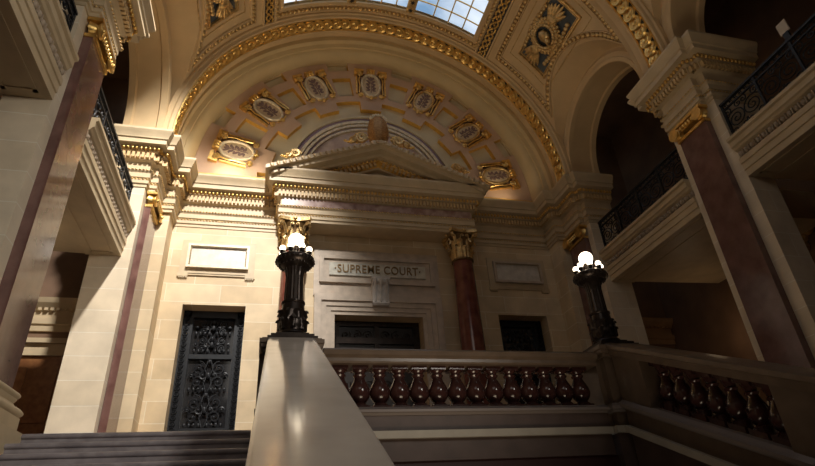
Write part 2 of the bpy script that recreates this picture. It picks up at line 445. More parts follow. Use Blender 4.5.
def polar(r, a, y): return (r*math.cos(a), y, ZT+r*math.sin(a))
b = MB()
dg = math.radians
rad = [2.46, 2.78, 3.08, 3.30, 4.0, 4.30, 4.64]
b.box(-5.2, 5.2, 12.3, 12.6, 7.1, 12.7); struct(b, 'wall_far_backing', PLAS); b = MB()
ang = {0.0, 180.0}
for k in range(7):
    c = 12+26*k
    ang |= {c-8.6, c+8.6}
mids = [25+26*k for k in range(6)]
for m_ in mids: ang |= {m_-4.1, m_+4.1}
ang = sorted(ang)
fine = []
for a0, a1 in zip(ang, ang[1:]):
    n = max(1, int((a1-a0)/2.2)); fine += [a0+(a1-a0)*k/n for k in range(n)]
fine.append(180.0)
def raised(ri, am):
    ismid = any(abs(am-m_) < 4.1 for m_ in mids)
    if ri == 0: return False
    if ri == 1: return not any(abs(am-m_) < 6 for m_ in mids) and 3.4 < am < 176.6
    if ri == 2: return True
    if ri == 3: return not ismid
    if ri == 4: return True
    if ri == 5: return not ismid
YR, YF = 12.15, 12.0
# snap ring 1 extents to fine cells
H = [[raised(i, (fine[j]+fine[j+1])/2) for j in range(len(fine)-1)] for i in range(6)]
for i in range(6):
    for j in range(len(fine)-1):
        a0, a1 = dg(fine[j]), dg(fine[j+1]); y = YF if H[i][j] else YR
        b.cur = 0 if H[i][j] else 1
        b.add([polar(rad[i], a0, y), polar(rad[i+1], a0, y), polar(rad[i+1], a1, y), polar(rad[i], a1, y)], [(0, 1, 2, 3)])
        b.cur = 2
        if i < 5 and H[i][j] != H[i+1][j]:
            b.add([polar(rad[i+1], a0, YF), polar(rad[i+1], a1, YF), polar(rad[i+1], a1, YR), polar(rad[i+1], a0, YR)], [(0, 1, 2, 3)])
        if j < len(fine)-2 and H[i][j] != H[i][j+1]:
            b.add([polar(rad[i], a1, YF), polar(rad[i+1], a1, YF), polar(rad[i+1], a1, YR), polar(rad[i], a1, YR)], [(0, 1, 2, 3)])
b.cur = 1
for k in range(60):
    q0, q1 = pi*k/60, pi*(k+1)/60
    b.add([polar(2.46, q0, YR-.001), polar(2.46, q1, YR-.001), (2.28*math.cos(q1), YR-.001, ZT+.25+2.28*math.sin(q1)), (2.28*math.cos(q0), YR-.001, ZT+.25+2.28*math.sin(q0))], [(0, 1, 2, 3)])
b.cur = 2
for s in (-1, 1): b.box(s*2.6, s*4.64, 11.97, 12.16, ZT-.12, ZT)
b.cur = 0
struct(b, 'wall_tympanum', [PINK, PALE, PGOLD])
b = MB()
def ring(b, r0, r1, y, n=64, y0=None):
    rows = [[(r*math.cos(pi*k/n), yy, ZT+.25+r*math.sin(pi*k/n)) for k in range(n+1)] for r, yy in ((r0, y0 if y0 is not None else y), (r0, y), (r1, y), (r1, y0 if y0 is not None else y))]
    b.grid(rows)
b.cur = 0; ring(b, 2.27, 2.34, 12.06, y0=12.3)
b.cur = 1; ring(b, 2.16, 2.31, 12.12, y0=12.3)
b.cur = 2; ring(b, 2.08, 2.17, 12.08, y0=12.3); ring(b, 1.98, 2.05, 12.10, y0=12.3); b.cur = 3; ring(b, 2.04, 2.09, 12.16, y0=12.3)
b.cur = 2; ring(b, 1.86, 1.92, 12.13, y0=12.3); b.cur = 3; ring(b, 1.91, 1.99, 12.17, y0=12.3)
struct(b, 'trim_lunette', [PALE, PURPLE, LEAF, PURPLE], smooth=40)
b = MB(); rows = [[(r*math.cos(pi*k/48), 12.2, ZT+.25+r*math.sin(pi*k/48)) for k in range(49)] for r in (.01, 1.9)]; b.grid(rows)
t = b.build('lunette_mural', MURAL); props(t, 'faded mauve painted lunette behind the pediment peak', 'mural')

# ---- entablature
# profile: offset from face, z
EP = [(-.02, 5.55), (.02, 5.55), (.02, 5.62), (.05, 5.63), (.05, 5.70), (.03, 5.71), (.03, 5.76), (.06, 5.77), (.06, 5.88), (.09, 5.92), (.09, 5.95), (.02, 5.96), (.02, 6.17), (.05, 6.19), (.10, 6.20),
      (.10, 6.36), (.16, 6.38), (.18, 6.46), (.22, 6.48), (.31, 6.49), (.31, 6.60), (.34, 6.61), (.35, 6.66), (.39, 6.72), (.42, 6.78), (.42, 6.83), (-.02, 6.88)]
def entab(path, name, dz=0, label_mats=CUT):
    EPz = [(o, z+dz*(1 if z > 5.96 else .75)) for o, z in EP]
    b = MB(); b.sweep(EPz, path)
    root = struct(b, name, CUT, smooth=25)
    d = MB()
    for x, y, a, st in along(path, .10, .09):
        d.box(-st*.29, st*.29, -.075, .02, 6.21+dz, 6.335+dz, T(x, y, 0, a))
    d.build('dentils', DGCUT, root)
    d = MB()
    for x, y, a, st in along(path, .2, .09):
        d.ball((0, 0, 0), .036, .036, .046, 7, 4, T(x, y, 6.42+dz, a))
    d.build('gilt_eggs', GOLD, root, 60)
    d = MB()
    for zz, oo in ((5.735, .045), (5.935, .10)):
        for x, y, a, st in along(path, oo, .07):
            d.ball((0, 0, 0), .027, .018, .018, 6, 4, T(x, y, zz+dz*.75, a))
    d.build('bead_moulding', DGOLD, root, 60)
    return root
DGCUT = mat('dentil_stone', (.62, .44, .22), .5)
far_path = [(-5.97, 10.45), (-5.22, 10.45), (-5.22, 10.62), (-5.08, 10.62), (-5.08, 11.4), (-4.83, 11.4), (-4.83, 12.0), (-2.42, 12.0), (-2.42, 11.42)]
far_path = far_path+[(-x, y) for x, y in far_path[::-1]]
entab(far_path, 'trim_1')
near_path = [(-6.62, 6.1), (-5.40, 6.1), (-5.40, 6.28), (-5.27, 6.28), (-5.27, 7.14), (-5.40, 7.14), (-5.40, 7.3), (-6.62, 7.3)]
entab(near_path, 'trim_2', .24); entab([(-x, y) for x, y in near_path[::-1]], 'trim_3', .24)
# cores behind the entablature
b = MB()
b.box(-2.42, 2.42, 11.42, 12.0, 5.56, 6.86)
for s in (-1, 1):
    b.box(s*5.08, s*5.95, 10.62, 11.4, 5.56, 7.12); b.box(s*5.27, s*5.9, 6.3, 7.12, 5.72, 7.12); b.box(s*4.85, s*5.95, 11.4, 12.0, 5.56, 7.1)
struct(b, 'trim_core', CUT)
# veined marble frieze of the centre
b = MB(); b.box(-2.40, 2.40, 11.36, 11.42, 5.98, 6.17); b.build('frieze_slab', FRZ)
props(bpy.data.objects['frieze_slab'], 'long veined pinkish marble frieze slab under the pediment', 'frieze')

# dado / plinths along walls
b = MB()
for s in (-1, 1):
    for y0, y1 in PIERS[:2]:
        b.sweep([(-.02, 0), (.10, 0), (.10, .22), (.07, .25), (.07, .36), (.03, .42), (-.02, .42)], [(-5.97, y0), (-5.40, y0), (-5.40, y1), (-5.97, y1)] if s < 0 else [(5.97, y1), (5.40, y1), (5.40, y0), (5.97, y0)])
struct(b, 'baseboard_piers', CUT)

# ================================================================ PILASTERS
def pilaster(s, yc, label, xf, dz):
    t = thing('marble_pilaster', (s*xf, yc, 0), label, 'pilaster', 'tall purple marble pilasters')
    w = .36
    b = MB(); b.box(-.0*s, s*.13, -w, w, .20, 5.28+dz); b.build('shaft', MARB, t)
    b = MB(); b.box(-s*.12, s*.13, -w-.11, w+.11, 0, .20)
    ring_ = [(.10, .20)]+[(.10+.035*math.sin(pi*k/6), .20+.10*k/6) for k in range(1, 6)]+[(.10, .30), (.06, .31), (.04, .35), (.06, .39)]+[(.06+.022*math.sin(pi*k/5), .40+.07*k/5) for k in range(6)]+[(.02, .48), (-.01, .50)]
    pp = [(s*.13, s*(w)), (0, s*w), (0, -s*w), (s*.13, -s*w)]
    b.sweep([(-.02, .20)]+ring_, pp if True else pp)
    b.build('base', CUT, t, 40)
    cap = MB(); cap.box(-s*.03, s*.12, -w-.02, w+.02, 5.2+dz, 5.26+dz)
    cap.box(-s*.09, s*.12, -w-.07, w+.07, 5.49+dz, 5.55+dz)
    c = cap.build('capital', GOLD, t)
    for e in (-1, 1):
        v = MB(); pts = []
        for k in range(34):
            a = k/33*2.4*2*pi; r = .125*(1-k/36)
            pts.append((-s*(.06+.03*k/33), e*(w-.02)+e*r*math.cos(a+pi/2)*1.0, 5.37+dz+r*math.sin(a+pi/2)))
        v.tube(pts, .024, 6)
        M = Matrix.Translation((-s*.03, e*(w-.02), 5.37+dz)) @ Matrix.Rotation(pi/2, 4, 'Y')
        v.lathe([(.0, -.10), (.12, -.10), (.10, -.03), (.08, 0), (.10, .03), (.12, .06), (0, .06)], seg=18, M=M)
        v.ball((-s*.1, e*(w-.02), 5.37+dz), .035)
        v.build('volute', GOLD, c, 50)
    g = MB(); g.box(-s*.05, s*.12, -w, w, 5.40+dz, 5.47+dz)
    for k in range(7):
        y = -w*.66+k*w*.22; g.ball((-s*.06, y, 5.42+dz), .04, .035, .05)
        g.tube([(-s*.04, y-.03, 5.38+dz), (-s*.09, y, 5.33+dz), (-s*.05, y+.03, 5.38+dz)], .014, 5)
    g.build('egg_band', GOLD, c, 50)
    return t
pilaster(-1, 6.7, 'tall purple marble pilaster on the left foreground pier, gilt scroll capital', 5.27, .18)
pilaster(1, 6.7, 'tall purple marble pilaster on the right foreground pier, gilt scroll capital', 5.27, .18)
pilaster(-1, 11.0, 'purple marble pilaster at the far left corner beside the lit stone pier', 5.08, 0)
pilaster(1, 11.0, 'purple marble pilaster at the far right corner behind the right bronze lamp', 5.08, 0)

# ================================================================ COLUMNS
def leaf(b, M, h, wd, out):
    rows = []
    for i in range(7):
        t = i/6; z = h*math.sin(t*pi*.62)/math.sin(pi*.5) if t < .8 else h*(1-.12*(t-.8)/.2*2)
        x = .01+out*t**2.2; ww = wd*(.7+.5*math.sin(pi*t*.8))*(1-t**4*.75)
        rows.append([(x-.012, -ww/2, z), (x+.008, -ww/4, z+.006*(i % 2)), (x+.022, 0, z), (x+.008, ww/4, z+.006*(i % 2)), (x-.012, ww/2, z)])
    b.grid(rows, M=M)
    b.ball((.01+out*.98, 0, h*.90), .014, wd*.22, .016, 7, 4, M)
def column(x, label):
    t = thing('marble_column', (x, 11.52, 0), label, 'column', 'columns carrying the pediment')
    b = MB(); prof = [(.30, .42)]+[(.30-.055*(k/10)**1.6, .42+4.33*k/10) for k in range(11)]
    b.lathe(prof, seg=40); b.build('shaft', REDM, t, 60)
    b = MB(); b.box(-.40, .40, -.40, .40, 0, .18); b.lathe([(.39, .18), (.41, .22), (.39, .27), (.34, .29), (.33, .33), (.36, .36), (.35, .39), (.31, .42)], seg=32)
    b.build('base', CUT, t, 40)
    c = MB(); c.lathe([(.24, 4.73), (.275, 4.75), (.275, 4.79), (.245, 4.80), (.24, 5.1), (.26, 5.3), (.33, 5.44)], seg=28)
    cap = c.build('capital', mat('bronzed_ground', (.16, .09, .03), .5, metal=.4), t, 50)
    lv = MB()
    for tier, (n, h, o, off) in enumerate(((8, .30, .09, 0), (8, .50, .12, pi/8))):
        for k in range(n):
            a = 2*pi*k/n+off
            lv.add([], []); leaf(lv, Matrix.Translation((0, 0, 4.80)) @ Matrix.Rotation(a, 4, 'Z') @ Matrix.Translation((.24, 0, 0)), h, .125, o)
    lv.build('acanthus_leaves', DGOLD, cap, 60)
    v = MB()
    for k in range(4):
        a = pi/4+k*pi/2
        M = Matrix.Rotation(a, 4, 'Z')
        pts = [(.26, 0, 5.18), (.33, 0, 5.36), (.40, 0, 5.44)]+[(.42+.055*(1-j/14)*math.cos(pi/2-j*.62), 0, 5.39+.055*(1-j/14)*math.sin(pi/2-j*.62)) for j in range(14)]
        for dy in (-.022, .022): v.tube([(p[0], p[1]+dy, p[2]) for p in pts], .02, 6, M)
        v.ball((.3, 0, 5.0), .03, .03, .03, M=M)
        M2 = Matrix.Rotation(k*pi/2, 4, 'Z')
        for e in (-1, 1):
            v.tube([(.27, e*.12, 5.2), (.32, e*.10, 5.34)]+[(.33, e*(.055+.045*(1-j/10)*math.cos(j*.7)), 5.36+.045*(1-j/10)*math.sin(j*.7)) for j in range(10)], .014, 5, M2)
        v.ball((.36, 0, 5.5), .04, .055, .045, M=M2)
    v.build('volute', DGOLD, cap, 60)
    ab = MB()
    poly = []
    for k in range(4):
        a = pi/4+k*pi/2
        cx, cy = math.cos(a), math.sin(a)
        tx, ty = -cy, cx
        poly += [(.50*cx-.035*tx, .50*cy-.035*ty), (.50*cx+.035*tx, .50*cy+.035*ty)]
        am = a+pi/4
        for d, r in ((-.35, .325), (0, .29), (.35, .325)): poly.append((r*math.cos(am+d), r*math.sin(am+d)))
    ab.prism(poly, 5.47, 5.55, 'XY'); ab.build('abacus', DGOLD, cap)
column(-2.08, 'red marble column left of centre, partly behind the left lamp'); column(2.08, 'red marble column right of the central door, gilt leafy capital')

# ================================================================ PEDIMENT
t = thing('pediment', (0, 11.4, 6.83), 'triangular stone pediment with leafy raking cornice above the central inscription', 'pediment')
def chev(b, top, thick, half, y0, y1, slope=.405):
    # heights relative to z=6.83
    b.prism([(-half, top-slope*half), (0, top), (half, top-slope*half), (half, top-thick-slope*half), (0, top-thick), (-half, top-thick-slope*half)], y0-11.4, y1-11.4, 'XZ')
b = MB(); b.prism([(-2.2, 0), (2.2, 0), (0, .80)], .12, .55, 'XZ'); b.build('tympanum_slab', CUT, t)
b = MB(); chev(b, 1.07, .10, 2.84, 10.90, 12.0, .395); chev(b, .97, .12, 2.7, 11.0, 12.0, .395); chev(b, .86, .10, 2.55, 11.2, 12.0, .395); chev(b, .56, .09, 1.5, 11.38, 12.0, .395)
b.build('raking_cornice', CUT, t)
b = MB(); chev(b, .77, .24, 2.0, 11.36, 12.0, .395); b.build('raking_ground', PGOLD, t)
sl = math.atan(.395)
for s in (-1, 1):
    b = MB(); n = 19
    for k in range(n):
        x = s*(.03+2.74*(k+.5)/n); z = 1.02-.395*abs(x)
        M = Matrix.Translation((x, -.51, z)) @ Matrix.Rotation(s*sl, 4, 'Y')
        b.ball((0, 0, 0), .05, .035, .06, 7, 5, M); b.ball((0, -.025, -.05), .03, .02, .035, 6, 4, M)
    b.build('leaf_moulding', CYMA, t, 60)
for s in (-1, 1):
    b = MB(); n = 17
    for k in range(n):
        x = s*(.06+1.85*(k+.5)/n); z = .60-.395*abs(x)
        M = Matrix.Translation((x, -.08, z)) @ Matrix.Rotation(s*sl, 4, 'Y')
        b.box(-.032, .032, -.05, .04, -.05, .05, M)
    b.build('dentils', DGCUT, t)
for s in (-1, 1):
    b = MB(); n = 19
    for k in range(n):
        x = s*(.05+2.0*(k+.5)/n); z = .715-.395*abs(x)
        b.ball((x, -.11, z), .034, .03, .034, 7, 4)
    b.tube([(s*.03, -.09, .69), (s*2.02, -.09, .69-.395*1.99)], .02, 5)
    b.build('gilt_eggs', GOLD, t, 60)

# apex ornament
t = thing('apex_finial', (0, 11.25, 7.86), 'rounded brown gilt figure standing on the pediment peak', 'finial')
b = MB()
rows = []
for i in range(15):
    u = i/14; z = .12+u*.96
    r = .15+.125*math.sin(pi*min(1, u*1.05))**.6+.02*u
    if u > .9: r *= .93-(u-.9)*2.2
    rows.append([(r*(1+.045*math.cos(9*a))*math.cos(a)*1.0, .8*r*(1+.045*math.cos(9*a))*math.sin(a), z+.02*math.cos(6*a)*u) for a in [2*pi*k/36 for k in range(36)]])
b.grid(rows, closed_v=True); b.f.append(tuple(range(len(b.v)-36, len(b.v)))); b.mi.append(0)
b.build('body', BODY, t, 60)
b = MB(); 
for x, z, r in ((-.19, 1.0, .055), (-.13, 1.05, .055), (-.06, 1.09, .05), (.01, 1.1, .05), (.08, 1.09, .05), (.14, 1.05, .055), (.19, .99, .055), (.21, .92, .045)): b.ball((x, -.08, z), r, r, r*1.2)
b.build('crest', LEAF, t, 60)
b = MB(); b.box(-.2, .2, -.2, .2, 0, .12); b.build('base', LEAF, t)

def scroll_orn(loc, label, sc=1, flip=1, name='scroll_ornament'):
    t = thing(name, loc, label, 'carved scroll', 'gilded scrolls on the pediment')
    b = MB()
    for cx, cz, R_, tw, ph in ((0, .16, .15, 2.2, 0), (-.20*flip, .09, .08, 1.8, 1.5)):
        pts = []
        for k in range(30):
            u = k/29; a = ph+tw*2*pi*u*flip; r = R_*(1-u*.85)
            pts.append((sc*(cx+r*math.cos(a)), -.03-.05*u, sc*(cz+r*math.sin(a))))
        b.tube(pts, .038*sc, 6, taper=[.6+.7*math.sin(pi*k/29) for k in range(30)])
    b.build('scroll', DGOLD, t, 60)
    b = MB()
    for k in range(6):
        a = dg(20+k*28); b.ball((sc*(.15*math.cos(a)), 0, sc*(.17+.15*math.sin(a))), .05*sc, .03*sc, .05*sc)
    for k in range(5): b.ball((sc*flip*(-.1-.07*k), .0, sc*(.05+.02*math.sin(k*2))), .045*sc, .03*sc, .035*sc)
    b.build('leaves', GOLD, t, 60)
scroll_orn((-.50, 11.05, 7.80), 'carved gilt scroll just left of the brown peak figure', 1.1, 1)
scroll_orn((.48, 11.05, 7.80), 'carved gilt scroll just right of the brown peak figure', 1.1, -1)
scroll_orn((-2.15, 11.05, 7.14), 'small curled leaf ornament near the left end of the pediment', .85, 1)
scroll_orn((2.05, 11.05, 7.18), 'small curled leaf ornament near the right end of the pediment', .85, -1)

# ================================================================ CARTOUCHES
def cartouche(k):
    a = dg(12+26*k); r = 3.71
    desc = ['lowest on the right, beside the right end of the pediment', 'second up from the right end', 'just right of the top one', 'at the very top of the arch above the peak figure', 'just left of the top one', 'second up from the left end', 'lowest on the left, brightly lit']
    t = thing('cartouche', (r*math.cos(a), 12.0, ZT+r*math.sin(a)), 'gilt oval medallion, '+desc[k], 'medallion', 'oval medallions around the tympanum')
    t.rotation_euler = (0, pi/2-a, 0)
    b = MB(); rows = []
    for rr, y in ((0.001, -.05), (.5, -.055), (.9, -.045), (1, -.02)):
        rows.append([(.26*rr*math.cos(2*pi*j/36), y, .42*rr*math.sin(2*pi*j/36)) for j in range(36)])
    b.grid(rows, closed_v=True); b.build('oval', OVAL, t, 60)
    b = MB(); rows = []
    for j in range(44):
        q = 2*pi*j/44
        rows.append([((.275+.042*math.cos(w_))*math.cos(q), -.05-.05*math.sin(w_), (.435+.042*math.cos(w_))*math.sin(q)) for w_ in [2*pi*i/8 for i in range(8)]])
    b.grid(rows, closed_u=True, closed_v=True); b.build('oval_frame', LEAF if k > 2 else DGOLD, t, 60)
    b = MB()
    # foliage sprig
    b.tube([(0, -.06, -.3), (.01, -.06, 0), (0, -.06, .22)], .014, 5)
    for e in (-1, 1):
        for j, zz in enumerate((-.22, -.1, .04, .16)):
            M = Matrix.Translation((0, -.06, zz)) @ Matrix.Rotation(e*dg(48-6*j), 4, 'Y')
            b.ball((0, 0, .12), .035, .012, .085, 7, 5, M)
            M = Matrix.Translation((0, -.06, zz)) @ Matrix.Rotation(e*dg(85), 4, 'Y')
            b.ball((0, 0, .09), .03, .012, .06, 7, 5, M)
    b.ball((0, -.06, .26), .04, .015, .08); b.build('foliage_sprig', LEAFD, t, 60)
    b = MB()
    # strapwork: shoulders, side bars, foot
    for e in (-1, 1):
        b.box(e*.22, e*.50, -.11, 0, .50, .59); b.box(e*.43, e*.50, -.09, 0, .36, .54)
        b.box(e*.41, e*.455, -.07, 0, -.36, .32)
        b.tube([(e*(.34+.10*(1-j/16)*math.cos(j*.75)), -.08, .40+.10*(1-j/16)*math.sin(j*.75)) for j in range(16)], .028, 6)
        b.tube([(e*(.31+.08*(1-j/16)*math.cos(j*.75)), -.07, -.42+.08*(1-j/16)*math.sin(-j*.75)) for j in range(16)], .024, 6)
        b.tube([(e*.33, -.07, .36), (e*.37, -.08, .15), (e*.34, -.08, -.05), (e*.36, -.07, -.34)], .022, 6)
    b.box(-.12, .12, -.13, 0, .44, .60)
    for x in (-.08, 0, .08): b.ball((x, -.13, .5), .045, .05, .09)
    b.ball((0, -.08, -.52), .055, .05, .07); b.tube([(-.16, -.07, -.48), (0, -.09, -.54), (.16, -.07, -.48)], .024, 6)
    b.build('strapwork', GOLD, t, 50)
    b = MB()
    for e in (-1, 1): b.box(e*.30, e*.42, -.012, 0, -.34, .40)
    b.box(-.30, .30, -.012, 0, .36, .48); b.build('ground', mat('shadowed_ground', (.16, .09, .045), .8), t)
for k in range(7): cartouche(k)

# ================================================================ WALL PANELS, DOOR SURROUND, INSCRIPTION
def wall_panel(s, label):
    t = thing('wall_panel', (s*3.75, 12.0, 4.76), label, 'wall panel', 'framed panels over the side doors')
    b = MB(); b.box(-.82, .82, -.05, 0, -.42, .42); b.box(-.84, -.62, -.05, 0, -.50, -.42); b.box(.62, .84, -.05, 0, -.50, -.42)
    b.box(-.62, .62, -.035, 0, -.46, -.42); b.build('slab', CUT, t)
    b = MB()
    fr = [(-.68, -.30), (.68, -.30), (.68, .30), (-.68, .30)]
    for x0, x1, z0, z1 in ((-.68, .68, .245, .30), (-.68, .68, -.30, -.245), (-.68, -.625, -.245, .245), (.625, .68, -.245, .245)): b.box(x0, x1, -.13, -.05, z0, z1)
    b.build('frame', LEAF if s < 0 else GREYST, t)  # left frame paler, right greyer: the fall of light put into the colour
    b = MB(); 
    for k in range(30): b.ball((-.60+1.2*(k+.5)/30, -.10, .235), .017, .02, .02, 6, 4)
    for k in range(11):
        for e in (-1, 1): b.ball((e*.612, -.10, -.2+.4*k/10), .02, .02, .017, 6, 4)
    b.build('egg_moulding', CUT, t, 60)
    b = MB(); b.box(-.625, .625, -.07, -.045, -.245, .245); b.build('marble_field', mat('white_marble', (.68, .64, .57), .35, var=.12, vscale=7), t)
    for q in [0]:
        b = MB()
        for e in (-1, 1):
            for k in range(4): b.box(e*(.645+.05*k)-.017, e*(.645+.05*k)+.017, -.045, 0, -.535, -.50)
        b.build('guttae', CUT, t)
wall_panel(-1, 'bright framed marble panel over the left iron door'); wall_panel(1, 'dim framed marble panel over the small right doorway')

t = thing('door_surround', (0, 12.0, 0), 'grey stepped stone surround of the wide central doorway', 'door surround')
b = MB()
for o, y in ((0, -.05), (.09, -.08), (.20, -.11), (.32, -.15)):
    w0 = 1.06+o; w1 = 1.06+(.09 if o == 0 else .11 if o == .09 else .12 if o == .2 else .16); 
    w1 = {0: 1.16, .09: 1.27, .20: 1.39, .32: 1.54}[o]; 
    for s in (-1, 1): b.box(s*w0, s*w1, y, 0, 0, 3.45+o)
    b.box(-w1, w1, y, 0, 3.45+o, 3.45+(w1-1.06))
b.build('architrave', GREYST, t)
b = MB(); b.box(-1.56, 1.56, -.04, 0, 3.92, 5.15); b.build('upper_facing', GREYST, t)
KEYM = mat('pale_grey_marble', (.62, .58, .54), .35, var=.1, vscale=8)
t = thing('keystone_bracket', (0.02, 12.0, 3.66), 'carved grey scroll keystone over the central doorway', 'bracket')
b = MB()
poly = [(-.04, .0), (-.19, .0), (-.22, .05), (-.19, .12), (-.20, .3), (-.25, .5), (-.32, .55), (-.34, .62), (-.30, .68), (-.04, .68)]
b.prism(poly, -.2, .2, 'YZ'); b.build('body', KEYM, t)
b = MB()
for x in (-.14, 0, .14): b.tube([(x, -.205, .08), (x, -.20, .14), (x, -.21, .3), (x, -.262, .5), (x, -.33, .56), (x, -.345, .62)], .03, 6)
b.box(-.22, .22, -.33, -.04, .64, .69); b.build('ribs', KEYM, t, 60)

t = thing('inscription_plaque', (0, 11.96, 4.61), 'pale carved stone plaque with gilt lettering over the central doorway', 'plaque')
b = MB()
for x0, x1, z0, z1 in ((-1.43, 1.43, .27, .36), (-1.43, 1.43, -.36, -.27), (-1.43, -1.33, -.27, .27), (1.33, 1.43, -.27, .27)): b.box(x0, x1, -.07, 0, z0, z1)
b.box(-1.36, 1.36, -.02, 0, -.30, .30)
b.build('frame', GREYST, t)
b = MB(); b.box(-1.20, 1.20, -.06, -.02, -.165, .165); b.build('tablet', mat('pale_tablet', (.62, .60, .52), .5, var=.16, vscale=9), t)
def text(body, size, x, z, par, width=None):
    cu = bpy.data.curves.new('lettering', 'FONT'); cu.body = body; cu.size = size; cu.extrude = .01; cu.offset = .002; cu.align_x = 'CENTER'; cu.align_y = 'CENTER'; cu.space_character = 1.08
    tmp = bpy.data.objects.new('tmp', cu); COL.objects.link(tmp)
    bpy.context.view_layer.update()
    me = bpy.data.meshes.new_from_object(tmp.evaluated_get(bpy.context.evaluated_depsgraph_get())); bpy.data.objects.remove(tmp)
    me.transform(Matrix.Rotation(pi/2, 4, 'X'))
    xs = [v.co.x for v in me.vertices]
    if width:
        k = width/(max(xs)-min(xs)); me.transform(Matrix.Diagonal((k, 1, 1, 1)))
    me.materials.append(TEXT)
    ob = bpy.data.objects.new('lettering', me); COL.objects.link(ob); ob.parent = par; ob.location = (x, -.07, z)
    return ob
text('·SUPREME COURT·', .30, 0, 0, t, 2.14)

# ================================================================ DOORS
def spiral(cx, cz, R_, turns, ph, d, n=22):
    return [(cx+R_*(1-.9*k/(n-1))*math.cos(ph+d*turns*2*pi*k/(n-1)), cz+R_*(1-.9*k/(n-1))*math.sin(ph+d*turns*2*pi*k/(n-1))) for k in range(n)]
def iron_door(n, x, w, h, label):
    y = 12.42
    b = MB(); b.box(x-w/2, x+w/2, y+.04, y+.1, 0, h); root = struct(b, 'door_%d' % n, mat('door_glass', (.02, .02, .022), .08, coat=.5)); 
    f = MB(); fw = .17
    f.box(x-w/2, x-w/2+fw, y-.05, y+.05, 0, h); f.box(x+w/2-fw, x+w/2, y-.05, y+.05, 0, h); f.box(x-w/2, x+w/2, y-.05, y+.05, h-.16, h); f.box(x-w/2, x+w/2, y-.05, y+.05, 0, .2)
    for z in (1.0, 2.55):
        f.box(x-w/2, x+w/2, y-.045, y+.05, z-.05, z+.05)
    f.box(x-w/2+fw, x-w/2+fw+.05, y-.075, y+.05, .2, h-.16); f.box(x+w/2-fw-.05, x+w/2-fw, y-.075, y+.05, .2, h-.16)
    f.build('door_frame', IRON, root)
    c = MB()
    k = int(h/.12)
    for i in range(k):
        for e in (-1, 1):
            M = Matrix.Translation((x+e*(w/2-fw/2), y-.05, .06+.12*i)) @ Matrix.Rotation(pi/2, 4, 'X'); coin(c, M, .058)
    c.build('coin_border', IRON, root, 50)
    g = MB(); iw = w/2-fw-.08
    z = .3
    cells = [(.25, .95), (1.05, 1.78), (1.78, 2.5), (2.62, 3.02), (3.02, h-.2)]
    for z0, z1 in cells:
        zc = (z0+z1)/2; hh = (z1-z0)/2
        for e in (-1, 1):
            for (cx, cz, R_, tn, ph, d) in ((.5, .42, .42, 1.6, pi*.5, 1), (.5, -.42, .42, 1.6, -pi*.5, -1), (.28, 0, .25, 1.2, pi, 1), (.82, 0, .17, 1.2, 0, 1)):
                pts = [(x+e*px*1.0, y-.04, pz) for px, pz in [(q[0]*1, q[1]) for q in spiral(cx*iw, zc+cz*hh, R_*min(iw, hh)*1.05, tn, ph, d)]]
                g.tube(pts, .013, 5)
                g.ball((x+e*cx*iw, y-.045, zc+cz*hh), .028, .02, .028)
            g.tube([(x+e*iw*.06, y-.04, z0+.02), (x+e*iw*.2, y-.04, zc-hh*.4), (x+e*iw*.05, y-.04, zc), (x+e*iw*.2, y-.04, zc+hh*.4), (x+e*iw*.06, y-.04, z1-.02)], .014, 5)
            for q in range(4): g.ball((x+e*iw*(.2+.22*q), y-.03, z0+.06), .03, .015, .045)
        g.ball((x, y-.04, zc), .04, .02, .07); g.ball((x, y-.04, z1-.06), .035, .02, .05)
    g.build('scrollwork', IRON, root, 60)
    return root
iron_door(1, -3.715, 1.33, 3.6, '')
iron_door(3, 3.715, 1.33, 3.6, '')
b = MB(); b.box(-1.06, 1.06, 12.42, 12.5, 0, 3.45); root = struct(b, 'door_2', mat('dark_leather', (.02, .014, .012), .4))
f = MB()
for x0, x1 in ((-1.06, -.9), (-.06, .06), (.9, 1.06)): f.box(x0, x1, 12.36, 12.43, 0, 3.45)
for z0, z1 in ((0, .2), (1.0, 1.12), (2.9, 3.05), (3.33, 3.45)): f.box(-1.06, 1.06, 12.35, 12.43, z0, z1)
f.build('door_frame', BRONZE, root)
g = MB()
for e in (-1, 1):
    for z0 in (1.3, 1.9, 2.45, 3.1):
        for q in (0, 1, 2):
            g.tube([(e*(p[0]), 12.38, p[1]) for p in spiral(.2+.27*q, z0+.02, .12, 1.5, 1.2*q, 1)], .012, 5)
g.build('scrollwork', BRONZE, root, 60)

